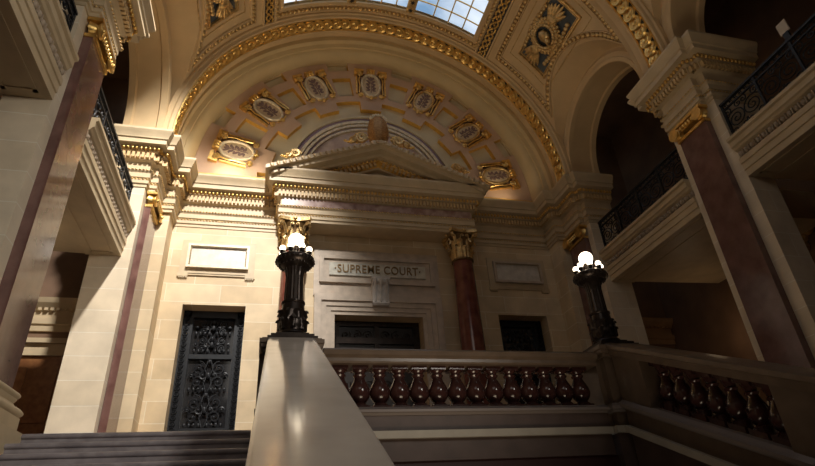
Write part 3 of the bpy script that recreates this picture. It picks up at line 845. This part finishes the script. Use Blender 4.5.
# aisle end doors and mouldings
for s in (-1, 1):
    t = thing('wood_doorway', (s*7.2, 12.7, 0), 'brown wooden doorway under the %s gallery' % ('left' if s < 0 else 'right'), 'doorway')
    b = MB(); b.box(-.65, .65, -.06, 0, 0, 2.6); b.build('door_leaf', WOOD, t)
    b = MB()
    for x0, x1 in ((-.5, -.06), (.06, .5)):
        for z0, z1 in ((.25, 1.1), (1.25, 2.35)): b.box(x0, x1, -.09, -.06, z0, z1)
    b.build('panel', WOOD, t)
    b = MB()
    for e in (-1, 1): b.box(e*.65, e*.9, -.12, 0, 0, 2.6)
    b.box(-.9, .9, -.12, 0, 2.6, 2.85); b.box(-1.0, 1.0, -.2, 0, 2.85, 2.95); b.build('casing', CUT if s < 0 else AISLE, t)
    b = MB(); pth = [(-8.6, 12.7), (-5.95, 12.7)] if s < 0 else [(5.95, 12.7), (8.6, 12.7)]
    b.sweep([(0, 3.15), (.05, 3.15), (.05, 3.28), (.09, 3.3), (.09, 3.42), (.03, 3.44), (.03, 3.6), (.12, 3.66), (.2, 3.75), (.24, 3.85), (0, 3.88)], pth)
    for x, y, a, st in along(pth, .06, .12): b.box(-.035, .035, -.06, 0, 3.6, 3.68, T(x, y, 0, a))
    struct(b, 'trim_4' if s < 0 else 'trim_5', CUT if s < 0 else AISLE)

# ================================================================ GALLERIES AND RAILINGS
def gallery(s, y0, y1, label):
    t = thing('gallery_beam', (s*5.42, (y0+y1)/2, 3.92), label, 'gallery', 'white stone gallery beams')
    L_ = (y1-y0)/2
    def P(o): return -s*o  # positive = towards the hall
    prof = [(-.60, .02), (-.60, .10), (.0, .02), (.0, .0), (.03, 0), (.03, .12), (.05, .13), (.05, .25), (.07, .26), (.07, .36), (.0, .38), (.0, .50), (.08, .54), (.10, .58), (.13, .60), (.13, .70), (.17, .72), (.17, .78), (-3.1, .78), (-3.1, .10)]
    b = MB(); b.prism([(P(o), z) for o, z in prof[:3]]+[(P(o), z) for o, z in prof[3:]], -L_, L_, 'XZ')
    b.build('beam', CUT, t)
    b = MB()
    n = int((y1-y0)/.13)
    for k in range(n):
        y = -L_+(k+.5)*(y1-y0)/n
        b.ball((P(.045), y, .44), .04, .042, .055, 7, 5)
        b.box(min(P(.0), P(.07)), max(P(.0), P(.07)), y-.5*(y1-y0)/n-.01, y-.5*(y1-y0)/n+.01, .385, .5)
    b.build('egg_band', mat('egg_stone', (.42, .33, .24), .6), t, 60)
    b = MB(); 
    x0, x1 = sorted((P(-.10), P(-.50)))
    for a_, b_2, c_2, d_ in ((x0, x1, -L_+.12, -L_+.18), (x0, x1, L_-.18, L_-.12), (x0, x0+.05, -L_+.12, L_-.12), (x1-.05, x1, -L_+.12, L_-.12)): b.box(a_, b_2, c_2, d_, -.012, .02)
    b.box(min(P(-.60), P(0)), max(P(-.60), P(0)), -L_, L_, .0, .03)
    b.build('soffit_panel', CUT, t)
    # railing
    label2 = label.replace('white stone gallery beam', 'dark iron scroll railing on the beam')
    r = thing('iron_railing', (s*5.48, (y0+y1)/2, 4.70), label2, 'railing', 'scrolled gallery railings'); r.scale = (1, 1, .87)
    b = MB(); b.box(-.035, .035, -L_, L_, .94, .99); b.build('top_rail', IRON, r)
    b = MB(); b.box(-.02, .02, -L_, L_, .06, .10); b.box(-.02, .02, -L_, L_, .80, .83); b.build('lower_rail', IRON, r)
    npanel = 4; pw = (y1-y0)/npanel
    for k in range(npanel+1):
        b = MB(); y = -L_+pw*k; y = max(-L_+.02, min(L_-.02, y)); b.box(-.022, .022, y-.02, y+.02, 0, .95); b.build('post', IRON, r)
    b = MB()
    for k in range(npanel):
        yc = -L_+pw*(k+.5)
        for e in (-1, 1):
            for cy, cz, R_, tn, ph, d in ((.25, .45, .235, 2.3, 0, 1), (.42, .7, .1, 1.4, 1, 1), (.42, .2, .1, 1.4, -1, -1), (.08, .2, .1, 1.4, 2, 1), (.08, .72, .09, 1.4, 2, -1)):
                b.tube([(0, yc+e*p[0], p[1]) for p in spiral(cy*pw/1.0*.95, cz, R_*.95, tn, ph, d, 30)], .014, 5)
        for q in range(7):
            y = yc-pw*.45+pw*.15*q
            b.tube([(0, y, .83), (0, y+.04, .885), (0, y, .94)], .009, 4)
            b.ball((0, y+.07, .885), .018, .02, .02, 6, 4)
    b.build('scrollwork', IRON, r, 60)
gallery(-1, 7.3, 10.45, 'white stone gallery beam with egg band between the left piers')
gallery(-1, 2.95, 6.1, 'white stone gallery beam in the top left corner')
gallery(1, 7.3, 10.45, 'white stone gallery beam with egg band between the right piers')
gallery(1, 2.95, 6.1, 'white stone gallery beam at the right edge of the view')

# ================================================================ CEILING COFFERS, SKYLIGHT
def vpt(R, th, y): return (R*math.cos(th), y, ZS+R*math.sin(th))
def bead_line(b, pts, r, R=RB-.03):
    # pts: (theta, y) polyline; beads along it
    P = [Vector(vpt(R, a, y)) for a, y in pts]
    for p, q, (a0, y0), (a1, y1) in zip(P, P[1:], pts, pts[1:]):
        L_ = (q-p).length; n = max(1, round(L_/(r*2.15)))
        for k in range(n):
            u = (k+.5)/n; b.ball(vpt(R, a0+(a1-a0)*u, y0+(y1-y0)*u), r, r, r, 7, 5)
def strip(b, pts, prof, closed=False):
    """moulding along a (theta, y) polyline on the vault; prof = (sideways offset, height towards room)"""
    rows = []
    n = len(pts)
    for i in range(n):
        a, y = pts[i]
        a0, y0 = pts[(i-1) % n] if (closed or i > 0) else pts[i]
        a1, y1 = pts[(i+1) % n] if (closed or i < n-1) else pts[i]
        d1 = Vector(((a-a0)*RB, y-y0)); d2 = Vector(((a1-a)*RB, y1-y))
        ns = [Vector((-d.y, d.x)).normalized() for d in (d1, d2) if d.length > 1e-6]
        nn = ns[0] if len(ns) == 1 else (ns[0]+ns[1])/(1+ns[0].dot(ns[1]))
        rows.append([vpt(RB-h, a+o*nn.x/RB, y+o*nn.y) for o, h in prof])
    b.grid(rows, closed_u=closed)
def dens(pts, step=.12):
    out = []
    for (a0, y0), (a1, y1) in zip(pts, pts[1:]):
        n = max(1, int(math.hypot((a1-a0)*RB, y1-y0)/step)); out += [(a0+(a1-a0)*k/n, y0+(y1-y0)*k/n) for k in range(n)]
    return out+[pts[-1]]
def coffer(mir, yc, label, wlabel):
    A = (lambda d: dg(180-d)) if mir else dg
    t = thing('ceiling_coffer', (0, yc, ZS), label, 'coffer', 'coffers flanking the skylight')
    inv = Matrix.Translation((0, -yc, -ZS))
    def loc(mb): mb.v = [tuple(inv @ Vector(p)) for p in mb.v]; return mb
    NE = 1.55
    # outer outline follows the groin
    low = []
    for k in range(13):
        y = yc+1.42-(1.42+NE)*k/12
        low.append((math.asin((PBh*math.sqrt(max(.02, 1-((y-8.875)/PA)**2)))/RB)+dg(2.3), y))
    low = [((pi-a) if mir else a, y) for a, y in low]
    top = [(A(47.5), yc-NE), (A(47.5), yc+1.42)]
    outer = dens(top)+dens([top[-1], low[0]])[1:]+low[1:]+dens([low[-1], top[0]])[1:-1]
    b = MB(); bead_line(b, outer+[outer[0]], .064); loc(b).build('bead_border', DGOLD, t, 60)
    b = MB(); 
    strip(b, outer, [(-.085, 0), (-.08, .05), (-.06, .06), (-.05, .0)], True); strip(b, outer, [(.05, 0), (.06, .06), (.08, .05), (.085, 0)], True)
    loc(b).build('border_moulding', PLAS, t, 50)
    a0, a1, y0, y1 = 30.6, 41.6, yc-1.12, yc+.84
    inner = dens([(A(a0), y0), (A(a1), y0), (A(a1), y1), (A(a0), y1), (A(a0), y0)])[:-1]
    b = MB(); strip(b, inner, [(-.05, .0), (-.04, .06), (.0, .065), (.01, 0)], True); strip(b, inner, [(.01, 0), (.03, .045), (.05, .045), (.06, 0)], True)
    loc(b).build('gilt_frame', DGOLD, t, 50)
    b = MB(); rows = [[vpt(RB-.012, A(a0+(a1-a0)*i/8), y0+(y1-y0)*j/10) for j in range(11)] for i in range(9)]; b.grid(rows); loc(b).build('ground', SLATE, t, 60)
    mid = dens([(A(a0-3.2), y0-.22), (A(a1+3), y0-.22), (A(a1+3), y1+.22), (A(a0-3.2), y1+.22), (A(a0-3.2), y0-.22)])
    b = MB(); bead_line(b, mid, .014, RB-.005); loc(b).build('dotted_line', DGOLD, t, 60)
    # wreath relief
    g = thing('wreath_relief', (0, 0, 0), wlabel, 'relief', 'winged wreath reliefs')
    M = frame_on_vault(RB-.02, A(36.6), yc-.14) @ Matrix.Scale(1.25, 4); g.matrix_world = M
    b = MB(); n = 26
    for k in range(n):
        q = 2*pi*k/n
        for rr, zz, s_ in ((.30, .08, .058), (.24, .11, .045), (.355, .06, .045)):
            qq = q+rr*3
            b.ball((rr*math.cos(qq), rr*math.sin(qq), zz), s_, s_, s_*.9, 6, 4)
    b.build('wreath', DGOLD, g, 60)
    b = MB()
    for e in (-1, 1):
        b = MB()
        for k in range(7):
            ang_ = dg(-34+k*11)
            l = .52-.03*abs(k-4)
            M2 = Matrix.Translation((e*.28, -.05, .05)) @ Matrix.Rotation(ang_ if e > 0 else pi-ang_, 4, 'Z')
            b.ball((l/2, 0, .02+.01*(k % 2)), l/2, .045, .035, 8, 5, M2)
            b.ball((l/4, 0, .05), l/4, .04, .04, 8, 5, M2)
        b.build('wing', DGOLD, g, 60)
    b = MB(); b.ball((0, 0, .09), .13, .16, .09); b.ball((-.02, .14, .16), .07, .07, .07); b.tube([(.0, .16, .2), (.03, .23, .2), (.02, .27, .15)], .025, 6)
    b.build('eagle', DGOLD, g, 60)
    for e in (-1, 1):
        b = MB()
        for k in range(6): b.ball((e*(.06+.09*k), .36-.012*k, .05), .055, .055, .04)
        b.build('ribbon', DGOLD, g, 60)
        b = MB()
        for k in range(6): b.ball((e*(.06+.09*k), -.38+.012*k, .05), .052, .052, .04)
        b.build('ribbon', DGOLD, g, 60)
coffer(False, 8.78, 'dark blue ceiling coffer with gilded frame right of the skylight', 'gilded winged wreath in the coffer right of the skylight')
coffer(True, 8.78, 'dark blue ceiling coffer with gilded frame left of the skylight', 'gilded winged wreath in the coffer left of the skylight')
# guilloche ribs either side of the skylight
for mir in (0, 1):
    A = (lambda d: dg(180-d)) if mir else dg
    t = thing('ceiling_rib', (0, 8.8, ZS), 'woven gilt ceiling rib along the %s edge of the skylight' % ('left' if mir else 'right'), 'ceiling rib')
    def loc(mb): mb.v = [(x, y-8.8, z-ZS) for x, y, z in mb.v]; return mb
    b = MB(); ln = [(A(53.2), 7.2+3.3*k/40) for k in range(41)]
    strip(b, ln, [(-.22, 0), (-.21, .06), (-.17, .06), (-.16, .02)]); strip(b, ln, [(.16, .02), (.17, .06), (.21, .06), (.22, 0)])
    loc(b).build('rib_edges', PLAS, t, 40)
    b = MB(); strip(b, ln, [(-.15, .004), (.15, .004)]); loc(b).build('rib_ground', GREENB, t)
    b = MB()
    for k in range(60):
        y = 7.22+3.26*k/60
        for ph in (0, 2*pi/3, 4*pi/3):
            o = .10*math.sin(k*.55+ph); b.ball(vpt(RB-.03-.015*math.cos(k*.55+ph), A(53.2)+o/RB, y), .034, .04, .034, 6, 4)
    loc(b).build('woven_guilloche', GOLD, t, 60)
# skylight
def skylight(n, y0, y1):
    yc = (y0+y1)/2
    b = MB()
    a0, a1 = 57.3, 122.7
    out = dens([(dg(a0), y0), (dg(a1), y0), (dg(a1), y1), (dg(a0), y1), (dg(a0), y0)])[:-1]
    strip(b, out, [(-.03, -.12), (-.03, .03), (.05, .05), (.06, .0)], True)
    strip(b, out, [(-.03, -.12), (.05, -.12)], True)
    root = struct(b, 'window_%d' % n, PLAS, smooth=40)
    o2 = dens([(dg(a0-1.6), y0-.16), (dg(a1+1.6), y0-.16), (dg(a1+1.6), y1+.16), (dg(a0-1.6), y1+.16), (dg(a0-1.6), y0-.16)])
    b = MB(); bead_line(b, o2, .062); b.build('bead_border', DGOLD, root, 60)
    m_ = MB(); 
    for a in (62.5, 67.6, 72.7, 85.2, 90, 94.8, 107.3, 112.4, 117.5):
        r_ = .022
        m_.tube([vpt(RB+.06, dg(a), y0+(y1-y0)*j/4) for j in range(5)], r_, 5)
    for k in range(1, 6):
        y = y0+(y1-y0)*k/6; m_.tube([vpt(RB+.06, dg(a0+(a1-a0)*j/40), y) for j in range(41)], .022, 5)
    m_.build('muntins', GOLD, root, 60)
    m_ = MB()
    for a in (80.3, 99.7): strip(m_, [(dg(a), y0+(y1-y0)*j/20) for j in range(21)], [(-.13, -.08), (-.13, .04), (-.11, .05), (.11, .05), (.13, .04), (.13, -.08)])
    m_.build('gilt_mullion', DGOLD, root, 40)
    m_ = MB()
    for a in (80.3, 99.7):
        for k in range(10):
            y = y0+.1+(y1-y0-.2)*k/9
            M = frame_on_vault(RB-.055, dg(a), y)
            for r2 in (0, 60, 120): m_.ball((0, 0, 0), .075, .018, .012, 7, 4, M @ Matrix.Rotation(dg(r2), 4, 'Z'))
    m_.build('mullion_star', IRONB, root, 60)
    for k in range(1):
        g = MB(); rows = [[vpt(RB+.08, dg(a0+(a1-a0)*i/30), y0+(y1-y0)*j/6) for j in range(7)] for i in range(31)]; g.grid(rows)
        g.build('glass_panes', SKYG, root, 60)
skylight(1, 7.6, 10.15); skylight(2, 3.25, 5.8)

# ================================================================ STAIR, BALUSTRADES
SL = .437
t = thing('stair_flight', (-3.83, 6.97, 0), 'dark slate steps rising at the bottom left to the landing', 'stairs')
for k in range(17):
    b = MB(); z = -.155*k; y0 = -.355*k
    b.box(-1.18, 1.18, y0, y0+.40, z-.155, z-.035); b.box(-1.18, 1.18, y0, y0+.40, z-.045, z); b.tube([(-1.18, y0+.0, z-.028), (1.18, y0+.0, z-.028)], .028, 10)
    b.build('step', STEP, t, 40)
t2 = mirror(t, 'hidden dark slate steps beyond the right stair balustrade')
t2['label'] = 'dark slate steps beyond the right sloping balustrade'

def baluster_mesh():
    b = MB(); h = .525
    b.box(-.105, .105, -.105, .105, 0, .035); b.box(-.10, .10, -.10, .10, h-.045, h)
    prof = [(.085, .03), (.092, .045), (.078, .06), (.06, .072), (.085, .095), (.108, .13), (.118, .17), (.112, .215), (.092, .26), (.07, .30), (.056, .335), (.07, .35), (.076, .362), (.06, .375), (.062, .39), (.09, .415)]
    b.lathe([(r_*1.1, .03+(z_-.03)*1.17) for r_, z_ in prof], seg=18)
    return b
BAL = baluster_mesh()
def balu(par, x, y, z, first=[None]):
    if first[0] is None:
        o = BAL.build('baluster', DMARB, par, 50); first[0] = o; 
    else:
        o = first[0].copy(); COL.objects.link(o); o.parent = par
    o.location = (x, y, z); return o

# front parapet
t = thing('landing_balustrade', (0, 6.75, 0), 'level stone balustrade between the two bronze lamps with dark marble balusters', 'balustrade')
b = MB(); pth = [(-1.86, 0.0), (1.86, 0.0)]
b.sweep([(-.2, .69), (.18, .69), (.20, .71), (.20, .75), (.25, .78), (.26, .83), (.22, .85), (.20, .87), (-.2, .87)], pth); b.build('top_rail', RAILM, t)
b = MB(); b.sweep([(-.2, .06), (.19, .06), (.21, .085), (.25, .09), (.25, .12), (.21, .14), (.17, .165), (-.2, .165)], pth); b.build('base_rail', mat('grey_moulding', (.2, .17, .16), .25), t)
b = MB(); b.box(-1.86, 1.86, -.18, .15, -.12, .06); b.build('frieze_course', WELL, t)
b = MB(); b.box(-1.86, 1.86, -.23, .15, -.205, -.12); b.build('white_band', BANDW, t)
b = MB(); b.box(-1.86, 1.86, -.17, .15, -.45, -.205); b.build('lower_course', WELL, t)
for k in range(14): balu(t, -1.64+k*.2523, 0, .165)

def pedestal(s, label):
    t = thing('lamp_pedestal', (s*2.24, 6.75, 0), label, 'pedestal', 'stone pedestals under the lamps')
    b = MB(); b.box(-.30, .30, -.26, .30, -.12, .80); b.box(-.37, .37, -.15, .30, -.12, .80); b.build('shaft', RAILM, t)
    b = MB()
    for z0, z1, o in ((.78, .83, .02), (.83, .88, .05), (.88, .93, .07), (.93, .95, .04)): b.box(-.31-o, .31+o, -.28-o, .30, z0, z1)
    b.build('cap', RAILM, t)
    b = MB()
    for z0, z1, o in ((.05, .085, .02), (.085, .125, .04), (.125, .16, .02)): b.box(-.34-o, .34+o, -.28-o, .30, z0, z1)
    b.build('base_moulding', MATS['grey_moulding'], t)
    b = MB(); b.box(-.37, .37, -.30, .3, -.205, -.12); b.build('white_band', BANDW, t)
    b = MB(); b.box(-.33, .33, -.24, .3, -4.1, -.205); b.build('footing', WELL, t)
pedestal(-1, 'stone pedestal under the left bronze lamp'); pedestal(1, 'stone pedestal under the right bronze lamp')

def stair_balustrade(s, label):
    t = thing('stair_balustrade', (s*2.25, 6.44, 0), label, 'balustrade')
    if s < 0: t.rotation_euler = (0, 0, -.0128)
    LEN = 6.3; SL = .462 if s < 0 else .44
    def ramp(b, poly, y0=0, y1=-LEN):
        n = len(poly)
        b.add([(x, y0, z+SL*y0) for x, z in poly]+[(x, y1, z+SL*y1) for x, z in poly],
              [tuple(range(n)), tuple(range(2*n-1, n-1, -1))]+[(i, i+n, (i+1) % n+n, (i+1) % n) for i in range(n)])
    b = MB()
    if s < 0: poly = [(-.274, .94), (-.25, .955), (.25, .955), (.274, .94), (.274, .86), (.24, .84), (.24, .78), (-.24, .78), (-.24, .84), (-.274, .86)]
    else: poly = [(-.29, .95), (-.25, .97), (.25, .97), (.29, .95), (.29, .90), (.26, .88), (.25, .80), (-.25, .80), (-.26, .88), (-.29, .90)]
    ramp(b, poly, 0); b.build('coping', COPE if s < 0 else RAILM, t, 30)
    b = MB(); ramp(b, [(-.24, .09), (-.27, .12), (-.28, .16), (-.24, .18), (-.2, .21), (.2, .21), (.24, .18), (.28, .16), (.27, .12), (.24, .09)]); b.build('base_rail', MATS['grey_moulding'], t)
    b = MB(); ramp(b, [(-.2, -.12), (.2, -.12), (.2, .1), (-.2, .1)]); b.build('stringer', RAILM, t)
    b = MB(); ramp(b, [(-.27, -.205), (.27, -.205), (.27, -.12), (-.27, -.12)]); b.build('white_band', BANDW, t)
    b = MB(); b.add([(x, y, z) for x in (-.2, .2) for y, z in ((0, -.2), (-LEN, -.2-SL*LEN), (-LEN, -4.1), (0, -4.1))], [(0, 1, 2, 3), (7, 6, 5, 4), (0, 4, 5, 1), (1, 5, 6, 2), (2, 6, 7, 3), (3, 7, 4, 0)]); b.build('spandrel_wall', WELL, t)
    for y0, y1 in ((0, -.52), (-2.24, -3.3), (-5.8, -6.3)):
        b = MB(); ramp(b, [(-.21, .19), (.21, .19), (.21, .80), (-.21, .80)], y0, y1); b.build('die', RAILM, t)
    b0 = None
    for k in range(7):
        y = -.65-.235*k
        bb = MB()
        if b0 is None:
            for z0, z1, hw in ((.18, .275, .10), (.73, .82, .10)):
                bb.add([(x*hw, yy*hw, z+SL*yy*hw) for z in (z0, z1) for x, yy in ((-1, -1), (1, -1), (1, 1), (-1, 1))], [(0, 3, 2, 1), (4, 5, 6, 7), (0, 1, 5, 4), (1, 2, 6, 5), (2, 3, 7, 6), (3, 0, 4, 7)])
            bb.lathe([(.085, .24), (.095, .30), (.08, .315), (.062, .33), (.085, .355), (.106, .39), (.115, .43), (.108, .48), (.088, .53), (.066, .575), (.054, .61), (.068, .625), (.072, .64), (.056, .655), (.062, .68), (.085, .74)], seg=18)
            b0 = bb.build('baluster', DMARB, t, 50)
            o = b0
        else:
            o = b0.copy(); COL.objects.link(o); o.parent = t
        o.location = (0, y, SL*y)
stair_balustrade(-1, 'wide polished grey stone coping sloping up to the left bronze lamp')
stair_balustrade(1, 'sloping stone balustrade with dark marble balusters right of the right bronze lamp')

# ================================================================ LAMPS
def lamp_post(s, label):
    t = thing('lamp_post', (s*2.235, 6.75, .95), label, 'lamp', 'bronze lamps on the balustrade')
    b = MB()
    for z0, z1, h in ((0, .035, .30), (.035, .075, .26), (.075, .11, .20)): b.box(-h, h, -h, h, z0, z1)
    b.build('plinth', BRONZE, t)
    b = MB(); b.lathe([(.18, .11), (.20, .13), (.19, .15), (.16, .165), (.155, .18), (.175, .22), (.178, .30), (.165, .38), (.15, .46), (.138, .54)], seg=28); urn = b.build('urn', BRONZE, t, 50)
    b = MB()
    for tier, (z, n) in enumerate(((.19, 8), (.30, 8))):
        for k in range(n):
            M = Matrix.Translation((0, 0, z)) @ Matrix.Rotation(2*pi*(k+.5*tier)/n, 4, 'Z') @ Matrix.Translation((.155, 0, 0))
            leaf(b, M, .14, .11, .028)
    b.build('acanthus_leaves', BRONZE, urn, 60)
    b = MB(); b.lathe([(.135, .54), (.152, .555), (.152, .575), (.13, .59)], seg=28); b.build('collar', BRONZE, t, 50)
    b = MB(); rows = []
    for i in range(9):
        u = i/8; r = .125-.014*u+(.03*(u-.8)/.2 if u > .8 else 0)
        rows.append([((r-.006*(k % 2))*math.cos(2*pi*k/40), (r-.006*(k % 2))*math.sin(2*pi*k/40), .58+.48*u) for k in range(40)])
    b.grid(rows, closed_v=True); b.build('shaft', BRONZE, t)
    b = MB(); b.lathe([(.13, 1.05), (.16, 1.08), (.21, 1.105), (.245, 1.14), (.255, 1.175), (.255, 1.20), (.24, 1.215), (.20, 1.22), (.0, 1.23)], seg=36); bowl = b.build('bowl', BRONZE, t, 50)
    b = MB()
    for k in range(26):
        M = Matrix.Rotation(2*pi*k/26, 4, 'Z'); b.ball((.25, 0, 1.16), .018, .02, .024, 6, 4, M); b.ball((.205, 0, 1.105), .016, .018, .024, 6, 4, M)
    b.build('gadroon_rim', BRONZE, bowl, 60)
    b = MB(); b.lathe([(.06, 1.225), (.05, 1.28), (.035, 1.33), (.05, 1.38), (.06, 1.40)], seg=18); b.build('globe_holder', BRONZE, t, 50)
    b = MB(); b.ball((0, 0, 1.50), .108, seg=28, rings=16); b.build('large_globe', GLOBE, t, 60)
    for k in range(8):
        a = 2*pi*(k+.5)/8; x, y = .19*math.cos(a), .185*math.sin(a)
        b = MB(); b.lathe([(.032, 1.22), (.022, 1.24), (.036, 1.265), (.04, 1.295), (.02, 1.30)], c=(x, y, 0), seg=12); b.build('socket', BRONZE, t, 50)
        b = MB(); b.ball((x, y, 1.335), .043, seg=16, rings=9); b.build('small_globe', GLOBE, t, 60)
    return t
lamp_post(-1, 'tall dark bronze lamp with glowing globes at the head of the grey coping')
lamp_post(1, 'dark bronze lamp with glowing globes right of the level balustrade')

# ================================================================ SMALL THINGS
t = thing('placard', (5.48, 4.50, 5.71), 'small pale upright card on top of the right gallery railing', 'card')
b = MB(); b.box(-.01, .01, -.085, .085, .0, .24); b.build('card', mat('pale_card', (.62, .55, .46), .7), t)
b = MB(); b.box(-.02, .02, -.05, .05, -.17, .0); b.build('clip', IRON, t)
t = thing('gold_cluster', (8.58, 8.05, 4.0), 'dim cluster of gold rosettes on the outer wall at the right edge', 'ornament')  # cluster of gold discs set on the outer wall
b = MB()
for y, z, r in ((0, 0, .2), (.26, .1, .17), (-.24, .12, .17), (.1, .3, .16), (-.12, .32, .15), (0, -.22, .15), (.36, -.12, .12)):
    M = Matrix.Translation((0, y, z)) @ Matrix.Rotation(-pi/2, 4, 'Y'); b.lathe([(0, .10), (.3*r, .09), (.5*r, .05), (.75*r, .08), (r, .03), (r, 0)], seg=14, M=M)
b.build('rosettes', DGOLD, t, 50)
